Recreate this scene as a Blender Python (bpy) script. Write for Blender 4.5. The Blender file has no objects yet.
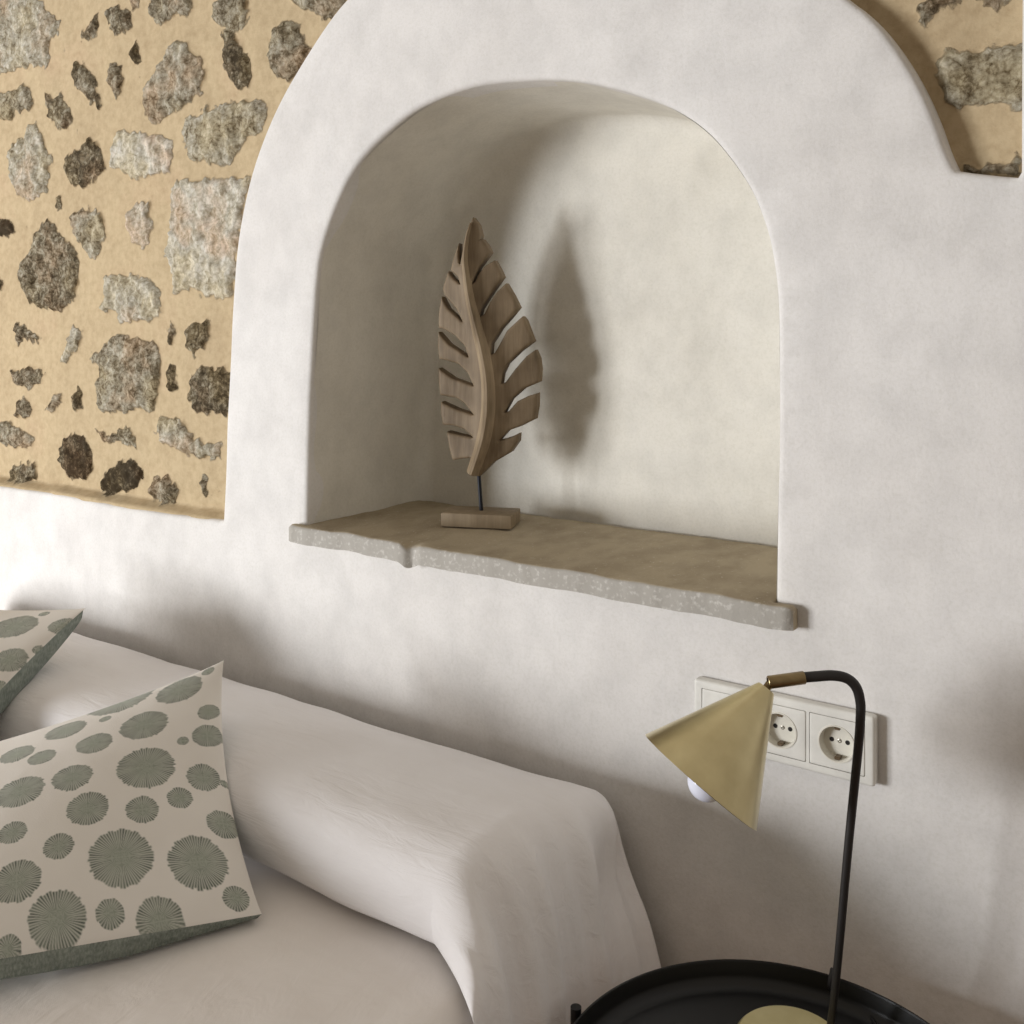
import bpy, bmesh, math, random
import numpy as np
from mathutils import Vector, Matrix, noise as mnoise
from mathutils.geometry import delaunay_2d_cdt

random.seed(7)
rng = np.random.default_rng(11)
C = bpy.context.scene.collection

# ------------------------------------------------------------------ camera frame
F, HZ = 1024.0, 320.0                    # focal length in pixels, horizon line
PH = math.radians(35.0)
DIST, EYE = 1.238, 1.25
cP, sP = math.cos(PH), math.sin(PH)

def ray(px, py):
    a = (px - 512) / F; b = (py - HZ) / F
    return a * cP - sP, a * sP + cP, -b
def onY(px, py, y=0.0):                  # the photo point on a plane parallel to the wall
    x, n, z = ray(px, py); Z = (DIST + y) / n
    return Vector((x * Z, y, EYE + z * Z))
def onZ(px, py, z0):                     # ... on a level plane
    x, n, z = ray(px, py); Z = (z0 - EYE) / z
    return Vector((x * Z, n * Z - DIST, z0))
def atZ(px, py, Z):                      # ... at a given depth
    x, n, z = ray(px, py)
    return Vector((x * Z, n * Z - DIST, EYE + z * Z))
def proj(P):
    n = P[..., 1] + DIST
    X = P[..., 0] * cP + n * sP; Z = -P[..., 0] * sP + n * cP
    return 512 + F * X / Z, HZ + F * (EYE - P[..., 2]) / Z, Z

# ------------------------------------------------------------------ objects
def thing(name, label, cat, loc=(0, 0, 0), group=None):
    o = bpy.data.objects.new(name, None); C.objects.link(o); o.location = loc
    o['label'] = label; o['category'] = cat
    if group: o['group'] = group
    return o
def tag(o, label, cat, group=None):
    o['label'] = label; o['category'] = cat
    if group: o['group'] = group
    return o
def link(name, me, mat, parent=None, angle=None):
    o = bpy.data.objects.new(name, me); C.objects.link(o)
    if mat is not None:
        me.materials.clear()
        for m in (mat if isinstance(mat, (list, tuple)) else [mat]): me.materials.append(m)
    if parent is not None:
        o.parent = parent
        o.matrix_parent_inverse = Matrix.Translation(-Vector(parent.location))
    for p in me.polygons: p.use_smooth = True
    if angle is not None: me.set_sharp_from_angle(angle=math.radians(angle))
    return o
def mesh(name, verts, faces):
    me = bpy.data.meshes.new(name)
    me.from_pydata([tuple(v) for v in verts], [], faces)
    me.validate(); me.update()
    return me
def obj(name, verts, faces, mat, parent=None, angle=40):
    return link(name, mesh(name, verts, faces), mat, parent, angle)
def from_bm(name, bm, mat, parent=None, angle=40):
    me = bpy.data.meshes.new(name); bm.normal_update(); bm.to_mesh(me); bm.free()
    return link(name, me, mat, parent, angle)
def structure(o):
    o['kind'] = 'structure'; return o

def frame_for(axis):
    a = Vector(axis).normalized()
    t = Vector((0, 0, 1)) if abs(a.z) < .9 else Vector((1, 0, 0))
    u = a.cross(t).normalized(); return a, u, a.cross(u)
def lathe(profile, origin, axis=(0, 0, 1), n=64, closed=True):
    """profile: (radius, height) list; revolve about an axis"""
    a, u, v = frame_for(axis); o = Vector(origin); V = []; Fc = []
    for r, h in profile:
        for k in range(n):
            t = 2 * math.pi * k / n
            V.append(o + a * h + (u * math.cos(t) + v * math.sin(t)) * max(r, 1e-5))
    for i in range(len(profile) - 1):
        for k in range(n):
            k2 = (k + 1) % n
            Fc.append((i * n + k, (i + 1) * n + k, (i + 1) * n + k2, i * n + k2))
    if closed:
        m = len(profile) - 1
        if profile[0][0] > 1e-4: Fc.append(tuple(range(n)))
        if profile[-1][0] > 1e-4: Fc.append(tuple(m * n + k for k in reversed(range(n))))
    return V, Fc
def catmull(pts, per=8, closed=False):
    P = [Vector(p) for p in pts]; out = []; n = len(P)
    rngi = range(n if closed else n - 1)
    for i in rngi:
        if closed: a, b, c_, d = P[i - 1], P[i], P[(i + 1) % n], P[(i + 2) % n]
        else: a, b, c_, d = P[max(i - 1, 0)], P[i], P[i + 1], P[min(i + 2, n - 1)]
        for k in range(per):
            t = k / per
            out.append(.5 * ((2 * b) + (c_ - a) * t + (2 * a - 5 * b + 4 * c_ - d) * t * t + (3 * b - a - 3 * c_ + d) * t ** 3))
    if not closed: out.append(P[-1])
    return out
def tube(pts, rad, n=16, caps=True):
    V = []; Fc = []; m = len(pts)
    T = [(pts[min(i + 1, m - 1)] - pts[max(i - 1, 0)]).normalized() for i in range(m)]
    _, u, _ = frame_for(T[0])
    for i in range(m):
        u = (u - T[i] * u.dot(T[i])).normalized(); w = T[i].cross(u)
        r = rad(i / (m - 1)) if callable(rad) else rad
        for k in range(n):
            t = 2 * math.pi * k / n
            V.append(pts[i] + (u * math.cos(t) + w * math.sin(t)) * r)
    for i in range(m - 1):
        for k in range(n):
            k2 = (k + 1) % n
            Fc.append((i * n + k, i * n + k2, (i + 1) * n + k2, (i + 1) * n + k))
    if caps:
        Fc.append(tuple(reversed(range(n)))); Fc.append(tuple((m - 1) * n + k for k in range(n)))
    return V, Fc
def join(*parts):
    V = []; Fc = []
    for v, f in parts:
        b = len(V); V += list(v); Fc += [tuple(i + b for i in q) for q in f]
    return V, Fc
def box_bm(sx, sy, sz, bev=.003, seg=3):
    bm = bmesh.new(); bmesh.ops.create_cube(bm, size=1)
    bmesh.ops.scale(bm, vec=(sx, sy, sz), verts=bm.verts)
    if bev: bmesh.ops.bevel(bm, geom=list(bm.edges), offset=bev, segments=seg, profile=.5, affect='EDGES')
    return bm
def resample(loop, step):
    out = []; n = len(loop)
    for i in range(n):
        a = np.array(loop[i], float); b = np.array(loop[(i + 1) % n], float)
        k = max(1, int(math.ceil(np.linalg.norm(b - a) / step)))
        for j in range(k): out.append(a + (b - a) * j / k)
    return np.array(out)
def inside(P, loop):
    x, y = P[:, 0], P[:, 1]; r = np.zeros(len(P), bool); n = len(loop)
    for i in range(n):
        x1, y1 = loop[i]; x2, y2 = loop[(i + 1) % n]
        if y1 == y2: continue
        c_ = ((y1 > y) != (y2 > y)) & (x < (x2 - x1) * (y - y1) / (y2 - y1) + x1)
        r ^= c_
    return r
def dist(P, loop):
    d = np.full(len(P), 1e9); n = len(loop)
    for i in range(n):
        a = loop[i]; b = loop[(i + 1) % n]; e = b - a; L = float(e @ e)
        if L < 1e-14: continue
        w = P - a; t = np.clip((w @ e) / L, 0, 1)
        q = w - t[:, None] * e
        d = np.minimum(d, (q * q).sum(1))
    return np.sqrt(d)
def area(loop):
    x, y = loop[:, 0], loop[:, 1]
    return .5 * float((x * np.roll(y, -1) - y * np.roll(x, -1)).sum())
def plate(outline, holes=(), step=.01, grid=.04, r=.008, thick=.02, back=True, lift=None, plain=(), wall_depth=None):
    """a flat slab with rounded rims: outline/holes in 2D, returns verts (u, v, h) and faces; h=0 is the front, -thick the back.
    plain: loops whose rim is left square"""
    loops = [resample(l, step) for l in [outline] + list(holes)]
    for i, l in enumerate(loops):
        if (area(l) > 0) != (i == 0): loops[i] = l[::-1]
    soft = [l for i, l in enumerate(loops) if i not in plain]
    pts = []; cons = []
    for l in loops:
        b = len(pts); pts += [tuple(p) for p in l]; cons += [(b + k, b + (k + 1) % len(l)) for k in range(len(l))]
    nb = len(pts); extra = []
    for i, l in enumerate(loops):
        if i in plain: continue
        t = np.roll(l, -1, 0) - np.roll(l, 1, 0); t /= np.linalg.norm(t, axis=1)[:, None] + 1e-12
        nrm = np.stack([-t[:, 1], t[:, 0]], 1)
        for fr in (.06, .25, .55, 1.0): extra.append((l + nrm * r * fr, r * fr))
    lo = loops[0].min(0); hi = loops[0].max(0)
    gx, gy = np.meshgrid(np.arange(lo[0] + grid / 2, hi[0], grid), np.arange(lo[1] + grid / 2, hi[1], grid))
    g = np.stack([gx.ravel(), gy.ravel()], 1) + rng.uniform(-.1, .1, (gx.size, 2)) * grid
    extra.append((g, max(r * 1.25, step * .8)))
    for P, dm in extra:
        ok = inside(P, loops[0])
        for h in loops[1:]: ok &= ~inside(P, h)
        P = P[ok]
        if not len(P): continue
        dd = np.min([dist(P, l) for l in loops], axis=0)
        P = P[dd > dm * .93]; pts += [tuple(p) for p in P]
    v, e, f, ov, oe, of = delaunay_2d_cdt([Vector(p) for p in pts], cons, [], 0, 1e-7)
    v = np.array([tuple(p) for p in v]); f = [tuple(q) for q in f]
    cen = np.array([v[list(q)].mean(0) for q in f])
    ok = inside(cen, loops[0])
    for h in loops[1:]: ok &= ~inside(cen, h)
    f = [q for q, k in zip(f, ok) if k]
    f = [q if area(v[list(q)]) > 0 else q[::-1] for q in f]
    d = np.min([dist(v, l) for l in soft], axis=0) if soft else np.full(len(v), 9.)
    t = np.clip(d / r, 0, 1); h = -r * (1 - np.sqrt(np.clip(1 - (1 - t) ** 2, 0, 1)))
    if lift is not None: h = h + lift(v)
    V = [(a[0], a[1], hh) for a, hh in zip(v, h)]; Fc = list(f)
    cnt = {}
    for q in f:
        for k in range(len(q)):
            a, b = q[k], q[(k + 1) % len(q)]; cnt[(a, b)] = 1
    rim = [(a, b) for (a, b) in cnt if (b, a) not in cnt]
    if thick:
        n0 = len(V)
        if back:
            V += [(a[0], a[1], -thick + (0 if lift is None else lf)) for a, lf in zip(v, (lift(v) if lift is not None else np.zeros(len(v))))]
            Fc += [tuple(i + n0 for i in q[::-1]) for q in f]
            Fc += [(b, a, a + n0, b + n0) for a, b in rim]
        else:
            ids = {}
            for a, b in rim:
                for i in (a, b):
                    if i not in ids:
                        ids[i] = len(V); V.append((v[i][0], v[i][1], -thick))
            Fc += [(b, a, ids[a], ids[b]) for a, b in rim]
    return V, Fc

# ------------------------------------------------------------------ materials
def lin(c):
    c = [x / 255 for x in c]
    return tuple((x / 12.92 if x <= .04045 else ((x + .055) / 1.055) ** 2.4) for x in c) + (1,)
class NT:
    def __init__(s, name):
        s.m = bpy.data.materials.new(name); s.m.use_nodes = True; s.t = s.m.node_tree
        s.b = s.t.nodes['Principled BSDF']
        s.co = s.n('ShaderNodeTexCoord').outputs['Object']
    def n(s, typ, **kw):
        nd = s.t.nodes.new(typ)
        for k, v in kw.items():
            if k in nd.inputs.keys(): nd.inputs[k].default_value = v
            else: setattr(nd, k, v)
        return nd
    def l(s, a, b): s.t.links.new(a, b)
    def set(s, **kw):
        for k, v in kw.items(): s.b.inputs[k.replace('_', ' ')].default_value = v
    def noise(s, scale, detail=4, rough=.55, stretch=None, dist=0):
        nd = s.n('ShaderNodeTexNoise'); nd.inputs['Scale'].default_value = scale
        nd.inputs['Detail'].default_value = detail; nd.inputs['Roughness'].default_value = rough
        nd.inputs['Distortion'].default_value = dist
        if stretch:
            mp = s.n('ShaderNodeMapping'); mp.inputs['Scale'].default_value = stretch
            s.l(s.co, mp.inputs['Vector']); s.l(mp.outputs[0], nd.inputs['Vector'])
        else: s.l(s.co, nd.inputs['Vector'])
        return nd.outputs['Fac']
    def ramp(s, fac, stops):
        r = s.n('ShaderNodeValToRGB'); e = r.color_ramp.elements
        while len(e) < len(stops): e.new(.5)
        for el, (p, c_) in zip(e, stops):
            el.position = p; el.color = c_ if len(c_) == 4 else lin(c_)
        s.l(fac, r.inputs['Fac']); return r.outputs['Color']
    def mix(s, fac, a, b, blend='MIX'):
        m = s.n('ShaderNodeMix', data_type='RGBA', blend_type=blend)
        for v, i in ((fac, 0), (a, 6), (b, 7)):
            if isinstance(v, (int, float, tuple)): m.inputs[i].default_value = v
            else: s.l(v, m.inputs[i])
        return m.outputs[2]
    def math(s, op, a, b=0.0):
        m = s.n('ShaderNodeMath', operation=op)
        for v, i in ((a, 0), (b, 1)):
            if isinstance(v, (int, float)): m.inputs[i].default_value = v
            else: s.l(v, m.inputs[i])
        return m.outputs[0]
    def bump(s, h, strength=.3, distance=.01, prev=None):
        b = s.n('ShaderNodeBump'); b.inputs['Strength'].default_value = strength
        b.inputs['Distance'].default_value = distance; s.l(h, b.inputs['Height'])
        if prev is not None: s.l(prev, b.inputs['Normal'])
        s.l(b.outputs[0], s.b.inputs['Normal']); return b.outputs[0]
    def color(s, c_): s.l(c_, s.b.inputs['Base Color'])
    def attr(s, name): return s.n('ShaderNodeAttribute', attribute_name=name)

def plaster_mat(name, base, dark):
    t = NT(name); t.set(Roughness=.9, Specular_IOR_Level=.2)
    a = t.noise(2.6, 5, .6); b = t.noise(16, 4, .6, (1, 1, .85))
    col = t.ramp(a, [(.3, dark), (.62, base)])
    col2 = t.ramp(b, [(.3, (242, 242, 242)), (.6, (255, 255, 255))])
    col = t.mix(1.0, col, col2, 'MULTIPLY')
    gr = t.ramp(t.noise(210, 4, .75), [(.34, (247, 247, 245)), (.55, (255, 255, 255))])
    t.color(t.mix(1.0, col, gr, 'MULTIPLY'))
    n1 = t.bump(t.noise(7, 2, .5), .10, .02)
    n2 = t.bump(t.noise(60, 5, .65, (1, 1, .7)), .2, .003, n1)
    t.bump(t.noise(240, 4, .7), .26, .0013, n2)
    return t.m
M = {}
M['plaster'] = plaster_mat('white_lime_plaster', (230, 228, 226), (222, 219, 216))
M['niche'] = plaster_mat('niche_plaster', (230, 227, 219), (221, 217, 207))

t = NT('rubble_stone_and_mortar'); t.set(Roughness=.95, Specular_IOR_Level=.15)
mask = t.attr('stone').outputs['Fac']; tone = t.attr('tone').outputs['Fac']
big = t.noise(3.5, 4, .6); fine = t.noise(60, 5, .7)
mort = t.ramp(big, [(.32, (174, 153, 122)), (.55, (188, 168, 135)), (.72, (188, 160, 131))])
mort = t.mix(.5, mort, t.ramp(fine, [(.3, (168, 148, 117)), (.6, (202, 184, 151))]))
sn = t.noise(30, 9, .78, None, .25); sn2 = t.noise(150, 6, .8)
vo = t.n('ShaderNodeTexVoronoi', feature='DISTANCE_TO_EDGE'); vo.inputs['Scale'].default_value = 75; t.l(t.co, vo.inputs['Vector'])
crk = t.math('MINIMUM', t.math('MULTIPLY', vo.outputs['Distance'], 5), 1)
sfac = t.math('ADD', t.math('MULTIPLY', sn, .62), t.math('MULTIPLY', sn2, .38))
sfac = t.math('ADD', sfac, t.math('MULTIPLY', t.math('SUBTRACT', crk, .8), .05))
sfac = t.math('ADD', sfac, t.math('MULTIPLY', t.math('SUBTRACT', tone, .5), .5))
stone = t.ramp(sfac, [(.36, (70, 61, 47)), (.44, (118, 107, 87)), (.50, (160, 152, 133)), (.57, (188, 182, 165)), (.67, (226, 222, 211))])
tint = t.ramp(t.noise(9, 3, .6), [(.35, (255, 246, 225)), (.5, (250, 250, 250)), (.66, (255, 232, 214))])
stone = t.mix(.8, stone, tint, 'MULTIPLY')
em = t.math('ADD', mask, t.math('MULTIPLY', t.math('SUBTRACT', t.noise(75, 6, .8), .5), 1.3))
em = t.math('ADD', em, t.math('MULTIPLY', t.math('SUBTRACT', t.noise(19, 3, .6), .56), 1.4))
em = t.ramp(em, [(.34, (0, 0, 0)), (.62, (255, 255, 255))])
t.color(t.mix(em, mort, stone))
hb = t.math('ADD', t.math('MULTIPLY', fine, .25), t.math('MULTIPLY', t.math('MULTIPLY', sn, em), 1.6))
n1 = t.bump(hb, .7, .007); t.bump(t.noise(250, 4, .7), .4, .0015, n1)
M['stone'] = t.m

t = NT('worn_sandstone_slab'); t.set(Roughness=.85, Specular_IOR_Level=.25)
a = t.noise(14, 5, .65, (1, .6, 1)); sp = t.noise(190, 2, .5)
col = t.ramp(a, [(.3, (150, 137, 116)), (.6, (178, 165, 142))])
col = t.mix(t.ramp(sp, [(.67, (0, 0, 0)), (.72, (255, 255, 255))]), col, lin((196, 188, 172)))
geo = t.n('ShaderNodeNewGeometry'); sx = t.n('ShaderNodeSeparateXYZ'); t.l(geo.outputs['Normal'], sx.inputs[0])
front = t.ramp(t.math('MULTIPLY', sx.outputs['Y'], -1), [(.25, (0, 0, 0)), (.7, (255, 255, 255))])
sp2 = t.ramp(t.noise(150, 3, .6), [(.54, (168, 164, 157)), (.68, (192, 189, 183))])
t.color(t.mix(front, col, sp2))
n1 = t.bump(t.noise(26, 5, .65, (1, .5, 1)), .45, .006); t.bump(t.noise(260, 3, .6), .35, .0012, n1)
M['sill'] = t.m

def wood_mat(name, c0, c1, c2):
    t = NT(name); t.set(Roughness=.62, Specular_IOR_Level=.3)
    g = t.noise(60, 5, .65, (1.4, 1.4, .12)); b = t.noise(12, 3, .5)
    col = t.ramp(g, [(.3, c0), (.5, c1), (.72, c2)])
    t.color(t.mix(.45, col, t.ramp(b, [(.35, c0), (.65, c2)]), 'MIX'))
    t.bump(t.noise(130, 4, .6, (1, 1, .1)), .35, .002)
    return t.m
M['wood'] = wood_mat('greyed_carved_wood', (88, 74, 56), (122, 105, 83), (150, 133, 110))
M['rib'] = wood_mat('greyed_carved_wood_rib', (104, 88, 67), (140, 122, 98), (168, 150, 124))
M['base'] = wood_mat('pale_wood_block', (112, 97, 76), (136, 119, 96), (156, 140, 116))

def simple(name, c_, rough=.5, metal=0., spec=.4, bump=None):
    t = NT(name); t.set(Roughness=rough, Metallic=metal, Specular_IOR_Level=spec)
    n = t.noise(40, 3, .5)
    t.color(t.mix(1.0, lin(c_), t.ramp(n, [(.3, (240, 240, 240)), (.7, (255, 255, 255))]), 'MULTIPLY'))
    if bump: t.bump(t.noise(bump[0], 3, .6), bump[1], bump[2])
    return t.m
M['iron'] = simple('dark_rod_iron', (38, 40, 46), .45, .6)
M['black'] = simple('black_powder_coat', (17, 17, 18), .42, 0, .35, (400, .15, .0006))
M['tray'] = simple('black_tray_lacquer', (14, 14, 15), .36, 0, .4, (300, .1, .0005))
M['pole'] = simple('charcoal_lamp_tube', (50, 47, 46), .5, .3, .4, (500, .15, .0005))
M['cord'] = simple('black_rubber_cord', (40, 40, 42), .4)
M['socket'] = simple('ivory_white_plastic', (232, 231, 225), .35, 0, .5)
M['socket_in'] = simple('ivory_socket_well', (228, 225, 214), .4, 0, .5)
M['pin'] = simple('dark_pin_hole', (24, 20, 18), .7)
M['clip'] = simple('dull_nickel_clip', (120, 104, 84), .4, .8)
M['screw'] = simple('grey_screw', (170, 166, 156), .4, .7)
M['floor'] = None
t = NT('aged_brass'); t.set(Metallic=1., Roughness=.24, Anisotropic=.8, Anisotropic_Rotation=.25)
tg_ = t.n('ShaderNodeTangent', direction_type='RADIAL', axis='Z'); t.l(tg_.outputs[0], t.b.inputs['Tangent'])
g = t.noise(18, 4, .6, (1, 1, 1)); g2 = t.noise(220, 3, .6)
t.color(t.ramp(g, [(.3, (196, 182, 140)), (.7, (216, 203, 160))]))
rr = t.n('ShaderNodeMapRange'); rr.inputs['To Min'].default_value = .27; rr.inputs['To Max'].default_value = .34
t.l(g2, rr.inputs['Value']); t.l(rr.outputs[0], t.b.inputs['Roughness'])
t.bump(g2, .03, .0004); M['brass'] = t.m
t = NT('pale_brass_disc'); t.set(Metallic=.75, Roughness=.5)
t.color(t.ramp(t.noise(30, 3, .6), [(.3, (212, 202, 152)), (.7, (224, 215, 170))])); M['brass_base'] = t.m
t = NT('bronze_sleeve'); t.set(Metallic=1., Roughness=.35)
t.color(t.ramp(t.noise(60, 3, .6, (.2, 1, 1)), [(.3, (120, 103, 76)), (.7, (150, 132, 98))])); M['bronze'] = t.m
t = NT('opal_glass_bulb'); t.set(Roughness=.15, Specular_IOR_Level=.6)
t.color(t.ramp(t.noise(20), [(.3, (222, 226, 244)), (.7, (232, 236, 250))])); M['bulb'] = t.m

def cloth_mat(name, base, dark, crinkle, cs, strength):
    t = NT(name); t.set(Roughness=.85, Specular_IOR_Level=.2, Sheen_Weight=.15)
    t.color(t.ramp(t.noise(5, 4, .6), [(.3, dark), (.7, base)]))
    n0 = t.bump(t.noise(7, 3, .55, (.5, 1, 1)), .3, .02)
    n1 = t.bump(t.noise(crinkle, 4, .6, cs, .8), strength, .004, n0)
    w = t.n('ShaderNodeTexWave', wave_type='BANDS', bands_direction='Y'); w.inputs['Scale'].default_value = 300
    w.inputs['Distortion'].default_value = 2; t.l(t.co, w.inputs['Vector'])
    t.bump(w.outputs['Fac'], .08, .0008, n1)
    return t.m
M['cover'] = cloth_mat('white_crinkled_cotton', (240, 238, 239), (234, 231, 231), 46, (.28, 1.2, 1.2), .5)
M['spread'] = cloth_mat('white_bedspread_cotton', (240, 235, 231), (231, 225, 220), 26, (1, .45, 1), .35)
M['mattress'] = simple('cream_mattress_ticking', (215, 208, 196), .9, 0, .2, (200, .3, .001))
M['bedwood'] = wood_mat('bed_base_wood', (95, 70, 48), (120, 92, 64), (140, 110, 80))

t = NT('printed_cushion_cotton'); t.set(Roughness=.88, Specular_IOR_Level=.2, Sheen_Weight=.1)
ink = t.attr('ink').outputs['Fac']; shade = t.attr('inkshade').outputs['Fac']
grn = t.mix(shade, lin((160, 166, 154)), lin((82, 91, 84)))
basec = t.ramp(t.noise(6, 3, .6), [(.3, (226, 221, 214)), (.7, (236, 232, 226))])
t.color(t.mix(ink, basec, grn))
n0 = t.bump(t.noise(11, 3, .5), .22, .015)
t.bump(t.noise(600, 2, .5), .25, .0008, n0); M['print'] = t.m
t = NT('sage_green_woven_back'); t.set(Roughness=.9, Specular_IOR_Level=.15)
w = t.noise(420, 3, .6, (1, 1, .25)); w2 = t.noise(60, 4, .6, (.3, 1, 2))
t.color(t.mix(.5, t.ramp(w, [(.35, (108, 117, 111)), (.65, (164, 171, 163))]), t.ramp(w2, [(.35, (112, 121, 115)), (.65, (152, 160, 152))])))
t.bump(w, .5, .0015); M['sage'] = t.m
t = NT('terracotta_floor_tile'); t.set(Roughness=.6)
br = t.n('ShaderNodeTexBrick'); br.offset = 0.0
br.inputs['Scale'].default_value = 3; br.inputs['Mortar Size'].default_value = .012
br.inputs['Brick Width'].default_value = 1; br.inputs['Row Height'].default_value = 1
br.inputs['Color1'].default_value = lin((176, 140, 106)); br.inputs['Color2'].default_value = lin((166, 128, 96)); br.inputs['Mortar'].default_value = lin((150, 138, 120))
t.l(t.co, br.inputs['Vector']); t.color(br.outputs['Color']); M['floor'] = t.m

# ------------------------------------------------------------------ back wall: plaster coat with arched niche and bared stone
WX0, WX1, WZ1 = -3.3, 1.1, 2.6
arch_px = [(307, 521), (308.5, 451), (311, 377), (317, 280), (324, 241), (341, 194), (361, 160), (388, 131), (422, 106), (471, 87), (524, 80.5),
           (568, 80.5), (607, 87), (642, 97), (676, 111), (705, 131), (729, 158), (751, 192), (766, 231), (773, 265), (777, 304), (778, 372),
           (778, 450), (776, 520), (775, 596)]
arch = [onY(*p) for p in arch_px]
arch = catmull(arch, 5)
NZ0 = .880
arch2 = [(arch[0].x, NZ0)] + [(p.x, p.z) for p in arch] + [(arch[-1].x, NZ0)]
band_px = [(222, 521), (224, 480), (226, 420), (229, 356), (231.5, 300), (236.5, 240), (247, 185), (262, 140), (280, 100), (300, 65), (322, 30), (345, 0)]
band_r = [(850, 0), (866, 12), (885, 32), (905, 60), (922, 90), (935, 120), (945, 148), (955, 170)]
bl = [onY(*p) for p in band_px]; brr = [onY(*p) for p in band_r]
top = []
zc, bb, aa, xc = 1.30, .565, .63, -.865                    # crown of the plaster band, above the picture
x0, x1 = bl[-1].x, brr[0].x
for k in range(1, 14):
    x = x0 + (x1 - x0) * k / 14
    ze = zc + bb * math.sqrt(max(0, 1 - ((x - xc) / aa) ** 2))
    z0 = zc + bb * math.sqrt(max(0, 1 - ((x0 - xc) / aa) ** 2)); z1 = zc + bb * math.sqrt(max(0, 1 - ((x1 - xc) / aa) ** 2))
    w = k / 14
    top.append(Vector((x, 0, ze + (bl[-1].z - z0) * (1 - w) + (brr[0].z - z1) * w)))
bandc = catmull(bl + top + brr, 4)
SX0 = -2.75
st_l = [onY(*p) for p in ((170, 514.5), (110, 505), (60, 495), (0, 486.5))]
right_px = [(972, 172.5), (1000, 175.5), (1017, 177)]
xr = onY(1020.5, 170).x
stone_loop = [(p.x, p.z) for p in bandc] + [(onY(*p).x, onY(*p).z) for p in right_px] + [(xr, onY(1020, 175).z + .004), (xr + .001, 1.7), (xr, 2.45),
              (SX0, 2.45), (SX0, st_l[-1].z)] + [(p.x, p.z) for p in reversed(st_l)]
def wob(v):
    out = np.zeros(len(v))
    for i, p in enumerate(v):
        out[i] = .0035 * mnoise.noise((p[0] * 2.2, p[1] * 2.2, 3.1)) + .0015 * mnoise.noise((p[0] * 9, p[1] * 9, 7.7))
    return out
outer = [(WX0, 0), (WX1, 0), (WX1, WZ1), (WX0, WZ1)]
V, Fc = plate(outer, [arch2, stone_loop], step=.012, grid=.035, r=.009, thick=.05, back=False, lift=wob, plain=(0,))
V = [(u, -h, w) for u, w, h in V]
structure(obj('wall_back', V, Fc, M['plaster'], angle=60))

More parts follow.
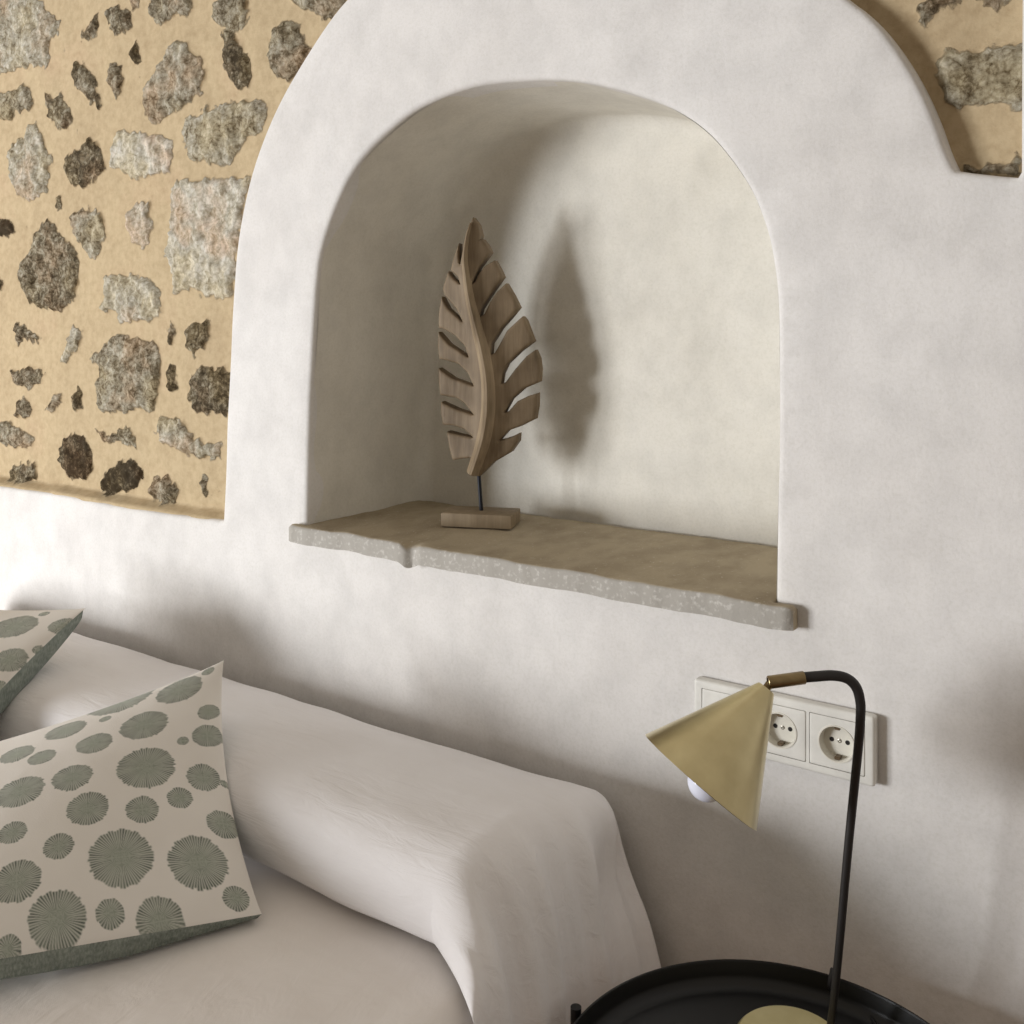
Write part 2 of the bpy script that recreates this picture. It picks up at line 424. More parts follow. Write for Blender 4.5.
# bared rubble stone behind the plaster coat
YS = .036
L1 = [
 [(-30,-15),(35,-6),(44,12),(58,22),(55,34),(47,42),(48,58),(40,68),(28,66),(10,71),(-30,72)],
 [(78,32),(86,24),(95,12),(96,28),(93,37),(80,39)], [(104,10),(115,7),(128,12),(129,28),(124,31),(112,34),(105,20)],
 [(127,-4),(138,-4),(136,8),(128,7)], [(147,8),(152,-8),(188,-8),(191,6),(185,17),(175,14),(160,26),(152,20)],
 [(128,52),(133,40),(137,52),(140,62),(135,64),(127,60)], [(68,72),(76,61),(84,66),(93,76),(96,92),(100,106),(96,108),(86,100),(76,88)],
 [(105,74),(110,62),(118,66),(121,80),(119,96),(113,97),(106,84)],
 [(140,97),(146,80),(155,70),(165,50),(175,40),(188,46),(200,62),(203,75),(200,90),(190,100),(180,108),(165,118),(150,123),(143,112)],
 [(-14,92),(8,92),(20,83),(27,88),(32,104),(28,110),(15,110),(8,120),(-14,120)], [(42,90),(50,97),(58,94),(65,103),(71,117),(66,128),(58,130),(46,114)],
 [(5,155),(12,142),(22,138),(26,123),(34,123),(41,136),(44,148),(52,160),(48,166),(46,188),(38,196),(28,202),(15,195),(8,175)],
 [(61,166),(66,155),(78,148),(88,138),(97,140),(100,155),(104,168),(98,178),(85,186),(68,184)],
 [(108,165),(112,138),(118,131),(140,133),(160,136),(170,145),(168,172),(150,176),(135,180),(122,172)],
 [(181,120),(190,116),(205,108),(222,103),(240,101),(258,100),(266,108),(266,118),(258,130),(244,138),(238,148),(230,164),(215,165),(190,160),(184,150)],
 [(208,17),(212,5),(222,-8),(245,-8),(249,10),(244,25),(235,32),(225,30),(214,22)], [(219,30),(232,32),(240,45),(247,60),(250,75),(248,88),(240,90),(230,80),(222,62)],
 [(264,50),(272,28),(283,18),(296,22),(300,38),(309,48),(302,64),(290,82),(280,80),(268,70)], [(285,0),(297,7),(312,12),(325,18),(340,8),(345,-8),(285,-8)],
 [(168,186),(178,180),(200,179),(232,177),(250,178),(240,220),(234,262),(232,296),(220,300),(205,298),(190,288),(172,294),(170,270),(162,255),(168,230)],
 [(70,215),(80,208),(95,210),(104,222),(103,238),(97,256),(88,258),(80,245),(72,235)], [(125,215),(132,206),(147,199),(148,215),(152,232),(142,246),(130,244),(126,230)],
 [(18,262),(25,256),(32,240),(40,222),(50,220),(58,236),(70,245),(78,260),(77,285),(72,300),(58,312),(40,308),(25,300),(17,280)],
 [(101,280),(110,274),(130,275),(148,280),(158,292),(160,310),(152,322),(135,322),(118,324),(112,312),(95,310),(105,298)],
 [(0,218),(8,220),(15,232),(10,235),(-8,236),(-8,220)], [(53,198),(58,196),(60,210),(55,210)], [(13,322),(25,328),(39,338),(36,343),(24,340),(16,345)],
 [(58,362),(66,340),(72,325),(81,336),(75,350),(66,362)],
 [(85,358),(100,352),(108,340),(118,334),(140,340),(155,344),(158,372),(157,395),(152,412),(130,410),(112,413),(95,412),(93,385),(98,368)],
 [(165,330),(170,322),(174,330),(170,343),(166,342)], [(184,330),(195,322),(208,319),(209,338),(203,348),(192,354),(184,345)],
 [(164,372),(168,364),(174,368),(174,388),(170,394),(164,388)], [(186,395),(190,375),(200,368),(215,368),(230,372),(230,412),(210,414),(192,412)],
 [(8,370),(20,370),(27,366),(42,374),(38,384),(30,388),(18,388),(10,380)], [(14,408),(22,398),(30,408),(28,417),(16,418)], [(43,410),(52,395),(60,393),(60,404),(52,413)],
 [(70,398),(75,386),(80,395),(80,410),(74,413)], [(-8,425),(8,422),(20,430),(32,438),(30,448),(15,448),(-8,440)],
 [(56,460),(60,442),(70,434),(82,435),(88,445),(91,470),(82,480),(66,478)], [(94,430),(105,435),(125,427),(132,435),(135,447),(120,442),(100,442)],
 [(152,432),(160,415),(168,420),(180,416),(184,426),(192,438),(210,446),(220,444),(217,460),(200,458),(185,455),(170,448),(158,440)],
 [(99,478),(110,468),(122,458),(132,462),(141,470),(140,480),(128,492),(110,494),(100,490)], [(8,470),(18,463),(35,463),(36,480),(22,484),(10,480)],
 [(148,488),(155,478),(165,475),(177,490),(173,504),(160,503),(150,498)], [(199,474),(205,478),(207,486),(202,492),(200,484)], [(-6,275),(2,280),(1,292),(-6,292)],
 [(930,62),(945,52),(965,50),(985,46),(1000,44),(1035,45),(1035,100),(1010,108),(990,98),(975,98),(960,108),(945,95),(935,75)],
 [(915,20),(925,0),(950,-8),(955,2),(940,10),(930,24)], [(975,-8),(1010,-8),(1000,8),(980,4)], [(965,166),(985,160),(1005,162),(1020,155),(1024,176),(968,176)]]
TONE = [.62,.4,.42,.5,.5,.3,.38,.45,.55,.5,.45,.62,.38,.74,.58,.5,.38,.48,.5,.72,.55,.7,.42,.66,.2,.4,.4,.62,.5,.4,.42,.3,.36,.42,.42,.5,.36,.5,.28,.48,.58,.22,.42,.45,.4,.3,.56,.4,.5,.45]
stones = [np.array([(onY(x, y, YS - .006).x, onY(x, y, YS - .006).z) for x, y in s]) for s in L1]
tones = list(TONE)
cents = [(s.mean(0), np.abs(s - s.mean(0)).max()) for s in stones]
picL = onY(0, 200, YS).x
tries = 0
while tries < 900:                                          # the same rubble carried on past the edges of the picture
    tries += 1
    x = random.uniform(SX0, xr); z = random.uniform(.9, 2.45)
    q, w, Zq = proj(np.array([x, YS, z]))
    if -40 < q < 1030 and w > -22: continue
    rx = random.uniform(.02, .075); rz = rx * random.uniform(.6, 1.2)
    if any(np.hypot(*(c_ - (x, z))) < rr_ + rx + .022 for c_, rr_ in cents): continue
    pl = np.array([(x + rx * random.uniform(.75, 1.1) * math.cos(a), z + rz * random.uniform(.75, 1.1) * math.sin(a)) for a in np.arange(0, 6.2, .7)])
    stones.append(pl); tones.append(random.uniform(.3, .65)); cents.append((np.array((x, z)), max(rx, rz)))
GS = .003
gx = np.arange(SX0 - .02, xr + .02, GS); gz = np.arange(.80, 2.47, GS)
nx, nz = len(gx), len(gz)
P = np.stack(np.meshgrid(gx, gz), -1).reshape(-1, 2)
reg = np.array(stone_loop)
bx = resample(reg, .03)
keep = inside(P, reg)
low = P[:, 1] < 1.95
dd = np.full(len(P), 1.); near = np.where(~keep)[0]
sub = near[::1]
dd[sub] = dist(P[sub], bx)
keep |= dd < .022
idx = np.where(keep)[0]
Q = P[idx].copy()
def vnoise(Q, sc, seed, oct_=3):
    return np.array([mnoise.fractal((p[0] * sc, p[1] * sc, seed), 1.0, 2.0, oct_) for p in Q])
n1 = vnoise(Q, 14, 1.3, 2); jit = vnoise(Q, 55, 4.2, 2); jit2 = vnoise(Q, 55, 9.9, 2)
Qw = Q + np.stack([jit, jit2], 1) * .010
sd = np.full(len(Q), -1.); tn = np.full(len(Q), .5)
for s, tv in zip(stones, tones):
    lo = s.min(0) - .03; hi = s.max(0) + .03
    m = np.where((Qw[:, 0] > lo[0]) & (Qw[:, 0] < hi[0]) & (Qw[:, 1] > lo[1]) & (Qw[:, 1] < hi[1]))[0]
    if not len(m): continue
    d_ = dist(Qw[m], s); ins = inside(Qw[m], s); d_ = np.where(ins, d_, -d_)
    b_ = d_ > sd[m]; sd[m[b_]] = d_[b_]; tn[m[b_]] = tv
mk = np.clip((sd + .006) / .012, 0, 1)
prof = np.clip((sd + .003) / .014, 0, 1); prof = prof * prof * (3 - 2 * prof)
rough = np.zeros(len(Q)); ms = np.where(sd > -.006)[0]
rough[ms] = vnoise(Q[ms], 42, 2.2, 4)
y = YS - .003 * n1 - prof * .008 - rough * prof * .007
pit = onY(35, 281, YS); y += .018 * np.exp(-((Q[:, 0] - pit.x) ** 2 + (Q[:, 1] - pit.z) ** 2) / .008 ** 2)
y = np.maximum(y, YS - .021)
zl = np.interp(Q[:, 0], [p.x for p in reversed(st_l)], [p.z for p in reversed(st_l)])
dl = Q[:, 1] - zl + .003 * n1; lf = (Q[:, 0] < bl[0].x + .03)
ledge = np.where(lf, np.clip(1 - (dl - .002) / .012, 0, 1), 0)
y = y * (1 - ledge) + (.005 + .004 * (n1 + .3)) * ledge
mk = mk * (1 - .7 * ledge)
mp = np.full(len(P), -1); mp[idx] = np.arange(len(idx))
A = mp.reshape(nz, nx)
q4 = np.stack([A[:-1, :-1], A[:-1, 1:], A[1:, 1:], A[1:, :-1]], -1).reshape(-1, 4)
q4 = q4[(q4 >= 0).all(1)]
me = bpy.data.meshes.new('wall_back_stonework')
me.vertices.add(len(Q)); me.vertices.foreach_set('co', np.stack([Q[:, 0], y, Q[:, 1]], 1).astype(np.float32).ravel())
me.loops.add(len(q4) * 4); me.loops.foreach_set('vertex_index', q4.astype(np.int32).ravel())
me.polygons.add(len(q4)); me.polygons.foreach_set('loop_start', np.arange(0, len(q4) * 4, 4, dtype=np.int32))
me.update(calc_edges=True); me.validate()
for nm, arr in (('stone', mk), ('tone', tn)):
    at = me.attributes.new(nm, 'FLOAT', 'POINT'); at.data.foreach_set('value', arr.astype(np.float32))
structure(link('wall_back_stonework', me, M['stone']))

# niche: barrel lining with a soft inner corner and a plain back
ND = .306
ring0 = [(arch2[i][0], arch2[i][1]) for i in range(len(arch2))]
ring0 = [tuple(p) for p in resample(ring0 + [], .012)]
# open loop: drop the floor edge points
ring0 = [p for p in ring0 if p[1] > NZ0 + 1e-6 or p in (ring0[0],)]
ring0 = [(arch2[0][0], NZ0)] + [p for p in ring0 if p[1] > NZ0 + 1e-6] + [(arch2[-1][0], NZ0)]
cx_, cz_ = -.88, 1.2
rows = [(.0075, 0), (.02, .0005), (.08, .001), (.16, .002), (.22, .003)]
RC = .026
for a in np.linspace(0, 90, 8): rows.append((ND - RC + RC * math.sin(math.radians(a)), .004 + RC * (1 - math.cos(math.radians(a)))))
V = []; Fc = []; n = len(ring0)
R0 = np.array(ring0); tg = np.gradient(R0, axis=0); tg /= np.linalg.norm(tg, axis=1)[:, None] + 1e-9
nr = np.stack([tg[:, 1], -tg[:, 0]], 1)
for yy, ins_ in rows:
    for i, p in enumerate(R0):
        w = 0 if i in (0, n - 1) else 1
        q = p + nr[i] * ins_
        if i in (0, n - 1): q = np.array([p[0] + (ins_ if i == 0 else -ins_), NZ0])
        b = .003 * mnoise.noise((q[0] * 6, yy * 6, q[1] * 6)) * w
        V.append((q[0] + nr[i][0] * b, yy + b, q[1] + nr[i][1] * b))
for r_ in range(len(rows) - 1):
    for i in range(n - 1):
        Fc.append((r_ * n + i, (r_ + 1) * n + i, (r_ + 1) * n + i + 1, r_ * n + i + 1))
last = (len(rows) - 1) * n
Fc.append(tuple(last + i for i in range(n)))
structure(obj('wall_back_niche', V, Fc, M['niche'], angle=70))

# stone sill slab
zt, zb = .9, .871
fy = -.022
sl, sr = -1.322, -.436
jl, jr = arch2[0][0] - .0, arch2[-1][0]
front = []
rs = random.Random(3)
for k in range(91):
    x = sl + (sr - sl) * k / 90
    o = .0016 * mnoise.fractal((x * 34, 1, 2), 1, 2, 3) + .0022 * mnoise.noise((x * 9, 4, 2))
    front.append((x, fy + o))
front[0] = (sl, fy + .004); front[-1] = (sr, fy + .006)
ch = onZ(407, 546, .9).x                                     # the chipped spot
front = [(x, yv + .011 * max(0, 1 - abs(x - ch) / .011)) for x, yv in front]
outl = front + [(sr, -.001), (jr - .001, -.001), (jr - .001, .2955), (jl + .001, .2955), (jl + .001, -.001), (sl, -.001)]
def sill_lift(v): return np.array([.0022 * mnoise.fractal((p[0] * 14, p[1] * 14, 5), 1, 2, 4) for p in v]) - np.array([.010 * max(0, 1 - math.hypot(p[0] - ch + .006, (p[1] - fy) * .8) / .019) for p in v])
V, Fc = plate(outl, step=.006, grid=.014, r=.006, thick=zt - zb, lift=sill_lift)
V = [(u, w, zt - .0005 + h) for u, w, h in V]
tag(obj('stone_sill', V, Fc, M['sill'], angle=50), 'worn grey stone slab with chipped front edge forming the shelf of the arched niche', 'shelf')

# ------------------------------------------------------------------ carved leaf sculpture
yaw = math.radians(22.5)
ex = Vector((math.cos(yaw), math.sin(yaw), 0)); ey = Vector((-math.sin(yaw), math.cos(yaw), 0))   # ey points away from the viewer
ZT = zt + .0012
b0 = onZ(440, 527, ZT); b1 = onZ(512, 529.5, ZT)
bw = (b1 - b0).dot(ex); bd = .072; bh = .0235
bc = (b0 + b1) / 2 + ey * bd / 2; bc.z = ZT
sc = thing('leaf_sculpture', 'carved greyish wooden leaf on a thin rod and wood block, standing in the niche', 'sculpture', bc)
bm = box_bm(bw, bd, bh, .0025, 2)
bmesh.ops.transform(bm, matrix=Matrix.Translation(bc + Vector((0, 0, bh / 2))) @ Matrix.Rotation(yaw, 4, 'Z'), verts=bm.verts)
from_bm('base_block', bm, M['base'], sc)
def leafpt(px, py, off=0.0):                                  # photo point on the upright plane of the leaf
    x, nn, z = ray(px, py)
    o = Vector((0, -DIST, EYE)); d = Vector((x, nn, z))
    t_ = ((bc - o).dot(ey) + off) / d.dot(ey)
    return o + d * t_
def uv(px, py):
    p = leafpt(px, py, -.002) - bc; return (p.dot(ex), p.z)
E_ = lambda x, y: (420 + x / 7.314, 200 + y / 7.314)
G_ = lambda x, y: (420 + x / 4.655, 320 + y / 4.655)
lp = [E_(395,128), E_(430,180), E_(446,250), E_(440,292), E_(458,285), E_(490,330), E_(512,380), E_(470,440), E_(430,500), E_(400,580), E_(386,615),
      E_(408,598), E_(432,540), E_(470,485), E_(540,440), E_(572,495), E_(600,560), E_(540,650), E_(490,730), E_(452,800), E_(440,858),
      E_(475,832), E_(510,750), E_(560,670), E_(622,607), E_(672,695), E_(715,785), E_(650,870), E_(590,940), E_(550,1010), G_(334,110), G_(331,162),
      G_(350,152), G_(372,110), G_(402,50), E_(740,850), G_(485,0), G_(522,100), G_(460,150), G_(405,205), G_(385,250), G_(378,296), G_(398,290), G_(440,230),
      G_(490,170), G_(530,140), G_(547,180), G_(554,230), G_(550,290), G_(480,320), G_(425,370), G_(393,431), G_(412,425), G_(450,380), G_(500,355), G_(541,343),
      G_(540,405), G_(530,465), G_(470,495), G_(410,515), G_(370,560), G_(392,556), G_(420,547), G_(456,530), G_(454,568), G_(420,618), G_(340,665),
      G_(282,725), G_(235,722), G_(220,700), G_(238,640), G_(200,645), G_(150,655), G_(132,600), G_(118,522), G_(190,537), G_(248,546), G_(205,508), G_(150,494), G_(98,491),
      G_(90,440), G_(88,383), G_(170,417), G_(250,441), G_(205,388), G_(165,364), G_(120,358), G_(84,352), G_(78,290), G_(76,225), G_(150,272), G_(250,306),
      G_(220,245), G_(175,205), G_(120,190), G_(80,182), G_(75,120), G_(78,55), G_(130,112), G_(225,172), G_(208,120), G_(160,72), G_(110,44), E_(125,935), E_(128,830), E_(152,705),
      E_(200,790), E_(312,890), E_(265,795), E_(180,700), E_(160,650), E_(205,520), E_(245,572), E_(298,615), E_(280,560), E_(222,512), E_(255,400), E_(288,315), E_(292,420), E_(300,470), E_(320,370), E_(345,270), E_(375,190)]
rib_px = [E_(385,172), E_(356,280), E_(340,430), E_(352,560), E_(372,700), E_(405,850), G_(275,50), G_(300,150), G_(318,260), G_(324,360), G_(318,460), G_(300,560), G_(272,650), G_(250,712)]
ribuv = np.array([uv(*p) for p in rib_px])
def mid_u(v): return np.interp(v, ribuv[::-1, 1], ribuv[::-1, 0])
LT = .028
def leaf_lift(v):
    du = v[:, 0] - mid_u(v[:, 1])
    return -.30 * np.abs(du) + .10 * np.maximum(0, np.abs(du) - .03)
V, Fc = plate([uv(*p) for p in lp], step=.004, grid=.008, r=.0045, thick=LT, lift=leaf_lift)
V = [bc + ex * u - ey * (h + .014) + Vector((0, 0, w)) for u, w, h in V]
leaf = obj('leaf_blade', V, Fc, M['wood'], sc, angle=38)
rp = catmull([(u, v, 0) for u, v in ribuv], 6)
V = []; Fc = []; m = len(rp)
for i, p in enumerate(rp):
    s_ = i / (m - 1); w = .0022 + .0108 * math.sin(min(1, s_ * 1.25) * math.pi / 2) * (1 if s_ < .85 else 1 - (s_ - .85) * 1.4); hgt = .004 + w * .75
    tn_ = (rp[min(i + 1, m - 1)] - rp[max(i - 1, 0)]).normalized(); nn_ = Vector((-tn_.y, tn_.x, 0))
    for du, hh in ((-1, -.35), (-.72, .35), (-.25, .95), (.15, 1.0), (.55, .45), (1, -.35)):
        q = p + nn_ * (-du * w * -1)
        V.append(bc + ex * q.x + Vector((0, 0, q.y)) - ey * (.014 + hh * hgt))
for i in range(m - 1):
    for k in range(5): Fc.append((i * 6 + k, i * 6 + k + 1, (i + 1) * 6 + k + 1, (i + 1) * 6 + k))
    Fc.append((i * 6 + 5, i * 6, (i + 1) * 6, (i + 1) * 6 + 5))
Fc.append(tuple(range(6))); Fc.append(tuple((m - 1) * 6 + k for k in reversed(range(6))))
obj('midrib', V, Fc, M['rib'], sc, angle=35)
r0 = leafpt(478.5, 470); r1 = bc + ex * ((leafpt(481.5, 513) - bc).dot(ex)); r1.z = ZT + bh - .004
obj('rod', *tube([r0, (r0 + r1) / 2, r1], .0033, 14), M['iron'], sc)

# ------------------------------------------------------------------ bed, bedspread, bolster
MZ = .55; BX = -.622; BL_ = -2.32; BY0 = -2.05
bed = thing('bed', 'wide low bed hidden under a white bedspread, against the plastered wall', 'bed', ((BX + BL_) / 2, -1.03, 0))
bm = box_bm(BX - BL_ - .05, abs(BY0) - .07, .20, .04, 4)
bmesh.ops.translate(bm, vec=((BX + BL_) / 2, BY0 / 2, MZ - .125), verts=bm.verts); from_bm('mattress', bm, M['mattress'], bed)
bm = box_bm(BX - BL_ - .07, abs(BY0) - .09, .19, .01, 2)
bmesh.ops.translate(bm, vec=((BX + BL_) / 2, BY0 / 2, MZ - .325), verts=bm.verts); from_bm('bed_base', bm, M['bedwood'], bed)
for sx_ in (BL_ + .12, BX - .12):
    for sy_ in (-.14, BY0 + .14):
        obj('leg', *lathe([(.03, 0), (.034, .02), (.03, .13)], (sx_, sy_, 0), n=24), M['bedwood'], bed)
# bedspread: rounded top, sides down close to the floor
V = []; Fc = []
outline = []
def rrect(inset, rad, N=220):
    x0_, x1_, y0_, y1_ = BL_ + inset, BX - inset, BY0 + inset, -.05 - inset
    rad = max(rad - inset, .004); pts = []
    for (cx0, cy0, a0) in ((x1_ - rad, y1_ - rad, 0), (x0_ + rad, y1_ - rad, 90), (x0_ + rad, y0_ + rad, 180), (x1_ - rad, y0_ + rad, 270)):
        for k in range(9):
            a = math.radians(a0 + 90 * k / 8); pts.append((cx0 + rad * math.cos(a), cy0 + rad * math.sin(a)))
    # even spacing
    pts = np.array(pts + [pts[0]]); s_ = np.r_[0, np.cumsum(np.linalg.norm(np.diff(pts, axis=0), axis=1))]
    u = np.linspace(0, s_[-1], N + 1)[:-1]
    return np.stack([np.interp(u, s_, pts[:, 0]), np.interp(u, s_, pts[:, 1])], 1)
N = 260
for z_, ins_ in ((.10, -.004), (.2, 0), (.3, 0), (.42, 0), (.49, .001), (.515, .003), (.53, .007), (.541, .014), (.5475, .024), (.55, .036)):
    for i, p in enumerate(rrect(ins_, .21, N)):
        a = (1 - min(1, max(0, (z_ - .1) / .4))) * .006
        w_ = a * math.sin(i * 2 * math.pi / N * 34 + math.sin(i * .3))
        c_ = Vector(((BX + BL_) / 2 - p[0], BY0 / 2 - p[1])).normalized()
        V.append((p[0] + c_.x * w_, p[1] + c_.y * w_, z_))
nr_ = 10
for r_ in range(nr_ - 1):
    for i in range(N):
        j = (i + 1) % N; Fc.append((r_ * N + i, r_ * N + j, (r_ + 1) * N + j, (r_ + 1) * N + i))
ringt = [Vector((V[(nr_ - 1) * N + i][0], V[(nr_ - 1) * N + i][1])) for i in range(N)]
gxx, gyy = np.meshgrid(np.arange(BL_, BX, .02), np.arange(BY0, 0, .02)); gp = np.stack([gxx.ravel(), gyy.ravel()], 1)
rl = np.array([tuple(p) for p in ringt]); okp = inside(gp, rl); gp = gp[okp]; gp = gp[dist(gp, rl) > .014]
tv, te, tf, *_r = delaunay_2d_cdt(ringt + [Vector(p) for p in gp], [(i, (i + 1) % N) for i in range(N)], [], 1, 1e-7)
b_ = len(V) - N
for i, p in enumerate(tv):
    if i >= N:
        de = min(1, dist(np.array([tuple(p)]), rl)[0] / .08)
        V.append((p.x, p.y, MZ + de * (.007 * mnoise.noise((p.x * 3.5, p.y * 3.5, .4)) + .003 * mnoise.noise((p.x * 9 + p.y * 6, p.y * 5 - p.x * 3, 2.4)))))
for q in tf: Fc.append(tuple(b_ + k for k in q))
tag(obj('bedspread', V, Fc, M['spread'], angle=80), 'smooth white cotton bedspread covering the bed below the long bolster', 'bedspread')

# bolster: long cushion with a white cover whose end hangs over the side of the bed
YC, ZC = -.198, .605
prof_b = catmull([(-.345, .5555, 0), (-.368, .569, 0), (-.375, .596, 0), (-.369, .626, 0), (-.347, .648, 0), (-.300, .660, 0), (-.21, .657, 0), (-.12, .643, 0), (-.062, .624, 0),
                  (-.030, .597, 0), (-.030, .566, 0), (-.052, .5555, 0)], 10)
_pb = np.array([(p.x, p.y) for p in prof_b]); _ps = np.r_[0, np.cumsum(np.linalg.norm(np.diff(_pb, axis=0), axis=1))]; _ps /= _ps[-1]
def sect(v, x=0.0):                                          # v 0 front-bottom ... 1 back-bottom, over the top
    return float(np.interp(v, _ps, _pb[:, 0])), float(np.interp(v, _ps, _pb[:, 1]))
def sag(x, v): return .004 * mnoise.noise((x * 4, v * 3, 1.5)) + .0025 * mnoise.noise((x * 11, v * 9, 5.5))
NV = 72
rowsx = list(np.arange(BL_ + .03, -.72, .02)); nR = len(rowsx)
V = []; Fc = []
def xend(v): return -.70 + .0 * v
for i, x in enumerate(rowsx):
    k = 1 - .25 * max(0, 1 - (x - BL_ - .03) / .08) ** 2
    for j in range(NV + 1):
        v = j / NV; yv, zv = sect(v); s_ = sag(x, v)
        V.append((x, YC + (yv - YC) * k + s_ * .5, max(MZ + .006, ZC + (zv - ZC) * k + s_)))
NQ = 46
def hem_y(v): return -.448 + .421 * (v ** .85)
for i in range(NQ + 1):
    q = (i / NQ) ** 1.35
    for j in range(NV + 1):
        v = j / NV; ys, zs = sect(v); xs = -.715 + .012 * v
        zs = max(zs, MZ + .012); xo = -.603 + .006 * math.sin(v * 3)
        tb = min(1, max(0, (v - .45) / .4)); tb = tb * tb * (3 - 2 * tb)
        tf_ = max(0, 1 - v / .22); tf_ = tf_ * tf_ * (3 - 2 * tf_)
        cy = (ys * .65 + hem_y(v) * .35) * (1 - tf_) + (hem_y(0) + .006) * tf_
        S = Vector((xs, ys, zs)); Cq = Vector((xo - .048 * tb, cy, zs + (.004 if zs < .6 else -.004))); Eq = Vector((xo + .026 * tb, hem_y(v), .16))
        wt = 1.25 + 4.5 * tf_ + 1.2 * tb
        p = (S * (1 - q) ** 2 + Cq * (2 * wt * q * (1 - q)) + Eq * q * q) / ((1 - q) ** 2 + 2 * wt * q * (1 - q) + q * q)
        am = min(1, q * 2.2)
        fold = am * (.0065 * math.sin(v * 34 + 1.5 * math.sin(v * 7) + q * 3) + .004 * math.sin(v * 61 + 2 + q * 2))
        if v < .1: fold *= v / .1
        p.x -= (.015 * math.exp(-((p.z - .54) / .045) ** 2) - .014 * max(0, min(1, (.5 - p.z) / .1)) - .009 * math.exp(-((p.z - .62) / .035) ** 2)) * tb
        p.x += max(fold, -.004) + .010 * am * math.exp(-(v / .05) ** 2)
        s_ = sag(p.x, v) * (1 - am)
        p.y += s_ * .5; p.z += s_
        V.append(p)
tot = nR + NQ + 1
for i in range(tot - 1):
    for j in range(NV):
        a = i * (NV + 1) + j; Fc.append((a, a + NV + 1, a + NV + 2, a + 1))
Fc.append(tuple(range(NV + 1)))
for i in range(nR):                                          # flat underside lying on the bedspread
    if i < nR - 1: Fc.append((i * (NV + 1), i * (NV + 1) + NV, (i + 1) * (NV + 1) + NV, (i + 1) * (NV + 1)))
tag(obj('bolster', V, Fc, M['cover'], angle=70), 'long white bolster along the wall, its cotton cover hanging over the bed side', 'bolster')

